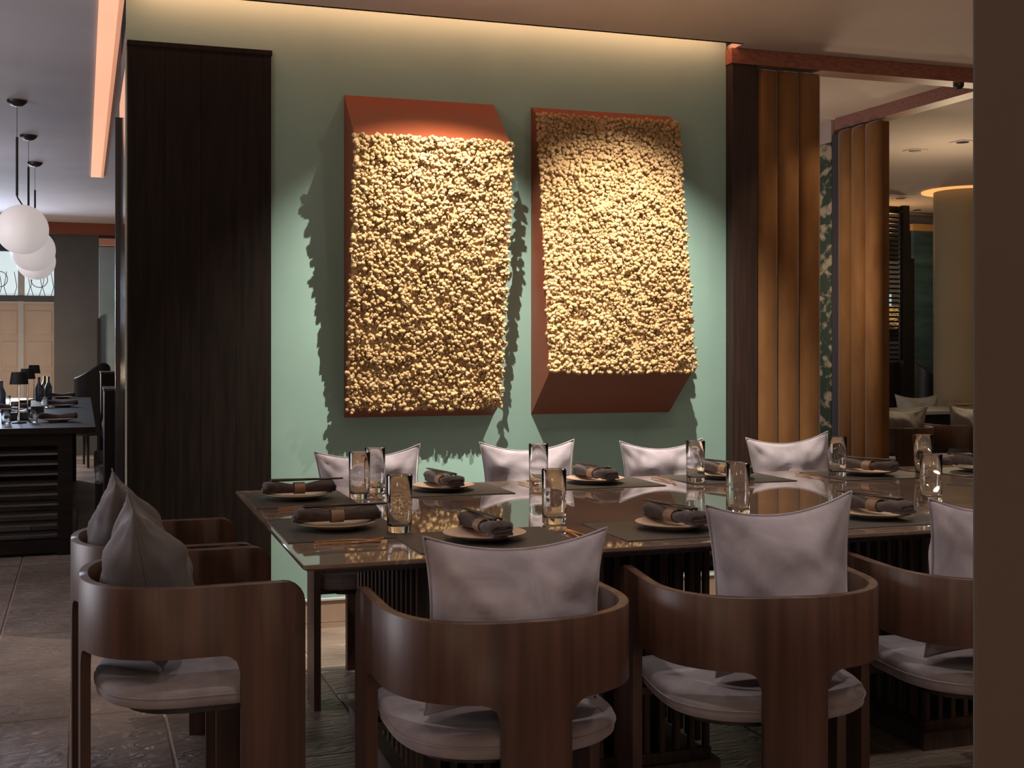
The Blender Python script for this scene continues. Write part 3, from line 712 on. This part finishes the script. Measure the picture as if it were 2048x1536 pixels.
# far wall of the hall
FB = 15.2
def fa(px, b=FB): return CF.hit(px, b)
a0, d0 = fa(108); a1, d1 = fa(198)
struct(MB().box(a0, a1, FB, FB+.3, 0, CEIL, CF).build('wall_hall_end', m_hwall))
ax, _ = fa(-140, FB+.4)
af, df = fa(110, FB+.4)
struct(MB().box(ax, af, FB+.5, FB+.6, 0, CEIL, CF).build('wall_hall_end', m_hwall))
struct(MB().box(a0-2.6, a1+1.5, FB-.12, FB-.05, zz(484, FB*1.0), CEIL, CF).build('trim_2', m_rust))
# door_1 = cream shuttered doors with fanlight
dt = bpy.data.objects.new('window_1', None); C.objects.link(dt); struct(dt); dt.location = CF.w(af-.6, FB+.45, 0); dt.matrix_basis = Matrix.Translation(dt.location)
def yz(py): return zz(py, df)
B_ = FB+.42
MB().box(ax, af, B_, B_+.03, 0, yz(600), CF).build('shutter', m_cream, dt, world=True)
cols_ = [(-80, -36), (-28, 1), (8, 33), (54, 106)]
for c0, c1 in ((-90, -48), (-40, -4), (3, 34), (53, 104)):
    for r0, r1 in ((622, 669), (683, 733), (742, 800)):
        x0, _ = fa(c0, B_); x1, _ = fa(c1, B_)
        MB().box(x0, x1, B_-.012, B_-.001, yz(r1), yz(r0), CF).build('panel', m_cream, dt, world=True, bevel=.004)
for c0, c1 in ((37, 48), (-48, -40)):
    x0, _ = fa(c0, B_); x1, _ = fa(c1, B_); MB().box(x0, x1, B_-.05, B_-.013, 0, yz(535), CF).build('mullion', m_white if c0 > 0 else m_cream, dt, world=True)
MB().box(ax, af, B_-.06, B_+.02, yz(603), yz(592), CF).build('transom', m_hwall, dt, world=True)
MB().box(ax, af, B_-.055, B_-.02, yz(608), yz(604), CF).build('transom', m_white, dt, world=True)
for c0, c1 in ((-100, -48), (-40, 36), (49, 108)):
    x0, _ = fa(c0, B_); x1, _ = fa(c1, B_)
    MB().box(x0, x1, B_+.0, B_+.01, yz(592), yz(505), CF).build('pane', m_pane, dt, world=True)
    xm = (x0+x1)/2; r_ = .09
    MB().loft([[CF.w(xm+rr*math.cos(2*PI*k/20), B_-.006+dy, yz(560)+rr*math.sin(2*PI*k/20)) for k in range(20)] for rr, dy in ((r_, 0), (r_+.008, 0), (r_+.008, .008), (r_, .008))], close=True).build('iron_scroll', m_black, dt, world=True)
    for k in range(5):
        xx = x0+(x1-x0)*(k+.5)/5
        MB().tube([CF.w(xx, B_-.004, yz(592)), CF.w(xx+.03*(-1)**k, B_-.004, yz(575)), CF.w(xx, B_-.004, yz(545))], .004, 5).build('iron_scroll', m_black, dt, world=True)
# pale teal glazed screen and partitions at right of hall
TB = 14.0
x0, dd = CF.hit(198, TB); x1, _ = CF.hit(260, TB)
tag(MB().box(x0, x1, TB, TB+.05, zz(745, dd), zz(493, dd), CF).build('glass_screen', m_teal, bevel=.004), 'pale teal upright screen at the end of left hall', 'screen')
tag(MB().box(x0-.02, x0+.012, TB-.03, TB-.0, 0, zz(637, dd), CF).build('screen_post', m_black), 'thin black post at left edge of teal screen', 'post')
tag(MB().box(x0, x1, TB-.1, TB-.04, zz(492, dd), zz(478, dd), CF).build('lit_pelmet', M('peach_pelmet', (.55, .25, .17, 1), rough=.7)), 'peach pelmet band above the pale teal screen', 'pelmet')
def low_box(px0, px1, py, b, label):
    x0, d_ = CF.hit(px0, b); x1, _ = CF.hit(px1, b); z_ = zz(py, d_)
    t = thing('bench_end', label, 'bench end panel', CF.w((x0+x1)/2, b+.2, 0))
    MB().box(x0, x1, b, b+.5, 0, z_-.012, CF).build('side_panel', m_dark, t, world=True)
    MB().box(x0-.004, x1+.004, b-.004, b+.5, z_-.012, z_, CF).build('top_cap', m_post, t, world=True)
low_box(202, 240, 744, 10.0, 'black low bench end further back under teal screen')
low_box(209, 244, 778, 6.6, 'tall dark bench end beside the mirror post')
# banquette cushion next to bench end
d_ = 7.4; t = thing('banquette', 'dark patterned banquette seat between hall table and bench end', 'bench', ((201-CX)/F*d_, d_, 0), CF.t)
m_patt = M('dark_patterned_fabric', (.02, .02, .022, 1), (.16, .14, .13, 1), .8, ns=22, lo=.45, hi=.55)
MB().box(-.02, .35, -.05, 1.2, .0, .42).build('base', m_dark, t)
MB().loft([[(x_, y_, z_) for x_, z_ in ((-.03+i, .425+i), (.35-i, .425+i), (.35-i, .54-i), (-.03+i, .54-i))] for y_, i in ((-.06, .02), (-.04, 0), (1.18, 0), (1.2, .02))]).build('seat', m_patt, t, smooth=False, bevel=.02)
cu = make_pillow(m_patt, 33, .36, .36, .12, 'cushion'); tag(cu, 'dark patterned cushion propped against the bench end', 'cushion')
cu.location = t.matrix_basis @ Vector((.10, .1, .548)); cu.rotation_euler = (.15, 0, CF.t-PI/2)
# dark armchair silhouette far in hall
def tub_chair(px, d, hgt, w_, th_, label, mat):
    t = thing('tub_chair', label, 'chair', ((px-CX)/F*d, d, 0), th_)
    rings = []
    for k in range(25):
        a_ = PI*(1.06+.0)+PI*.88*k/24; cx_, cy_ = math.cos(a_)*w_/2, math.sin(a_)*w_/2
        top = hgt-.16*abs(math.cos(a_))**2; q = .88
        rings.append([(cx_, cy_, .36), (cx_*1.05, cy_*1.05, top), (cx_*1.0, cy_*1.0, top+.012), (cx_*q, cy_*q, top), (cx_*q, cy_*q, .36)])
    MB().loft(rings).build('backrest', mat, t, smooth=True, auto=True)
    MB().lathe([(0, .34), (w_*.44, .34), (w_*.46, .38), (w_*.44, .46), (0, .48)], 24).build('seat', mat, t, smooth=True)
    for sx in (-1, 1):
        for sy in (-1, 1):
            MB().tube([(sx*w_*.28, sy*w_*.28, .34), (sx*w_*.34, sy*w_*.34, 0)], [.018, .012], 8).build('leg', m_black, t)
    return t
tub_chair(172, 12.9, 1.10, .48, CF.t+PI*.28, 'black curved-back chair beyond hall table', m_black)

# ================================================================ RIGHT SIDE ROOM
def bx(px0, px1, py0, py1, d, th=.05, fr=PF):
    """box facing the viewer, given in pixels at depth d along the centre column"""
    k = ((px0+px1)/2-CX)/F; b = fr.ab(k*d, d)[1]
    x0, _ = fr.hit(px0, b); x1, _ = fr.hit(px1, b)
    return (x0, x1, b, b+th, zz(py1, d), zz(py0, d), fr)
# column with lit halo
d_ = 11.05; cxw = (1958-CX)/F*d_; R = (1958-1893)/F*d_
t = thing('round_column', 'round beige column with amber glow at the ceiling, right background', 'column', (cxw, d_+R, 0))
MB().lathe([(R, 0), (R, CEIL-.004)], 48).build('shaft', m_beige, t, smooth=True, auto=True)
MB().lathe([(R+.005, CEIL-.012), (R+.11, CEIL-.012), (R+.11, CEIL-.004), (R+.005, CEIL-.004)], 48).build('light_ring', m_halo, t, auto=True)
tag(MB().box(*bx(1828, 1900, 458, 1000, 13.2)).build('hanging_fabric', m_blueg), 'blue-green shimmering hanging left of the beige column', 'hanging')
struct(MB().box(*bx(1600, 2300, 470, 1100, 14.0)).build('wall_side_room', M('deep_olive_paint', (.05, .06, .05, 1), rough=.7)))
tag(MB().box(*bx(1826, 1900, 449, 462, 13.0)).build('amber_pelmet', M('amber_pelmet', (.45, .26, .10, 1), rough=.6)), 'amber band above the blue-green hanging', 'pelmet')
# lattice screen
sd = 11.7
t = thing('lattice_screen', 'tall black screen of horizontal slats behind the amber velvet', 'screen', ((1790-CX)/F*sd, sd, 0))
MB().box(*bx(1700, 1819, 411, 425, sd)).build('frame_rail', m_black, t, world=True)
MB().box(*bx(1807, 1819, 411, 975, sd)).build('frame_post', m_black, t, world=True)
MB().box(*bx(1814, 1829, 517, 970, sd+.2)).build('frame_post', m_black, t, world=True)
MB().box(*bx(1800, 1803, 425, 720, sd, .02)).build('frame_post', m_black, t, world=True)
for i in range(31):
    y_ = 432+i*9.5
    MB().box(*bx(1700, 1807, y_, y_+3.6, sd+.01, .02)).build('slat', m_black, t, world=True)
MB().box(*bx(1700, 1807, 725, 970, sd)).build('lower_panel', m_black, t, world=True)
struct(MB().box(*bx(1700, 1816, 520, 1000, 12.75, .1)).build('wall_side_room', m_hwall))
tag(MB().box(*bx(1745, 1783, 587, 612, 12.72, .03)).build('small_window', m_bpane), 'tiny blue daylit window behind the slatted screen', 'window')
gm = MB(); rr = random.Random(5)
x0, x1, b_, _, z0, z1, _f = bx(1750, 1812, 614, 656, 12.66)
for k in range(420):
    gm.lathe([(0, -.02), (.018, 0), (0, .02)], 5, PF.w(rr.uniform(x0, x1), b_+rr.uniform(-.03, .0), rr.uniform(z0, z1)+(0)))
g = tag(gm.build('moss_picture', m_goldleaf), 'golden moss picture glimpsed through the slatted screen', 'wall art'); g['kind'] = 'stuff'
MB().box(*bx(1750, 1812, 612, 658, 12.68)).build('backing_board', m_goldleaf, g, world=True)
light('POINT', 'moss_lamp', PF.w((x0+x1)/2, b_-.5, 1.9), 7, (1, .8, .5), shadow_soft_size=.05)
light('POINT', 'screen_glow', PF.w((x0+x1)/2-.2, b_-.2, 2.35), 5, (1, .5, .15), shadow_soft_size=.05)
# ceiling fittings
for px, py, lb in ((1830, 300, 'left of the nearer pair'), (1925, 283, 'right of the nearer pair'), (1801, 396, 'nearer of the two deeper in'), (1834, 419, 'furthest above slatted screen')):
    d_ = (CEIL-H)*F/(HOR-py); t = thing('downlight', 'recessed ceiling downlight, '+lb, 'ceiling light', ((px-CX)/F*d_, d_, CEIL-.001), PF.t, 'recessed downlights in side room')
    MB().box(-.065, .065, -.065, .065, -.004, 0).build('frame', m_ceil, t)
    MB().lathe([(0, -.0045), (.045, -.0045), (.045, -.007), (.02, -.008), (0, -.008)], 20).build('lens', m_black, t)
d_ = (2.677-H)*F/(HOR-170)
t = thing('smoke_detector', 'small black dome under the beam near the right pillar', 'detector', ((1917-CX)/F*6.43, 6.43, 2.676))
MB().lathe([(0, 0), (.028, 0), (.028, -.012), (.02, -.026), (0, -.032)], 20).build('dome', m_black, t, smooth=True, auto=True)
# second dining set
d2 = 9.6
p2 = at(1850, 818, .75); a_, b_ = PF.ab(p2.x, p2.y)
t = thing('side_table', 'grey-topped dining table in the side room behind', 'table', PF.w(a_+.05, b_-.02), PF.t)
MB().box(-.45, .45, -.33, .33, .725, .75).build('tabletop', M('grey_stone_top', (.20, .19, .18, 1), rough=.3), t)
MB().box(-.2, .2, -.12, .12, 0, .725).build('pedestal', m_black, t)
def rchair(px, d, th_, label, plabel, seed):
    x_ = (px-CX)/F*d
    chair.put((x_, d, 0), math.radians(th_), label, 'armchairs in the side room')
    place_pillow(make_pillow(m_gp, seed, .42, .37, .14), (x_, d), th_, -.12, 6, plabel, 'grey pillows in the side room')
m_gp = M('grey_linen', (.30, .29, .28, 1), (.38, .37, .35, 1), .85, ns=7)
rchair(1782, 8.7, 6, 'dark armchair in side room, lower left beside amber velvet', 'grey pillow on side-room chair next to amber velvet', 41)
rchair(1926, 8.98, 10, 'dark armchair in side room, next to right pillar', 'grey pillow on side-room chair next to right pillar', 42)
rchair(1848, 10.72, 185, 'dark armchair in side room behind the grey table', 'pale grey pillow behind the grey side-room table', 43)
tub_chair(1832, 12.45, 1.14, .52, math.radians(190), 'large dark tub chair in front of the slatted screen', m_black)
p = at(1925, 812, .75)
st['plate'].put((p.x, p.y, .7505), 0, 'pale plate on the grey side-room table', 'plates in the side room')
# little plant in glass
pp = Vector(((1752-CX)/F*12.5, 12.5, 0)); 
t = thing('side_stand', 'low dark stand holding the small green plant', 'stand', pp, 0)
MB().lathe([(0, 0), (.08, 0), (.08, .02), (.03, .04), (.03, .98), (.09, .99), (.09, 1.01), (0, 1.01)], 24).build('stand_body', m_black, t)
t = thing('potted_plant', 'small green plant in glass in front of slatted screen', 'plant', pp+Vector((0, 0, 1.0105)))
MB().lathe([(0, 0), (.05, 0), (.055, .1), (.05, .1), (.045, .01), (0, .01)], 16).build('vase', m_teal, t)
rr = random.Random(8)
lf = MB()
for k in range(26):
    a_ = rr.uniform(0, 2*PI); r_ = rr.uniform(.04, .15); z_ = rr.uniform(.12, .24); c, s_ = math.cos(a_), math.sin(a_)
    lf.add([(c*r_*.2, s_*r_*.2, z_*.5), (c*r_-s_*.025, s_*r_+c*.025, z_), (c*r_*1.4, s_*r_*1.4, z_*.95), (c*r_+s_*.025, s_*r_-c*.025, z_)], [(0, 1, 2, 3)])
o = lf.build('leaves', m_leaf, t); o['kind'] = 'stuff'
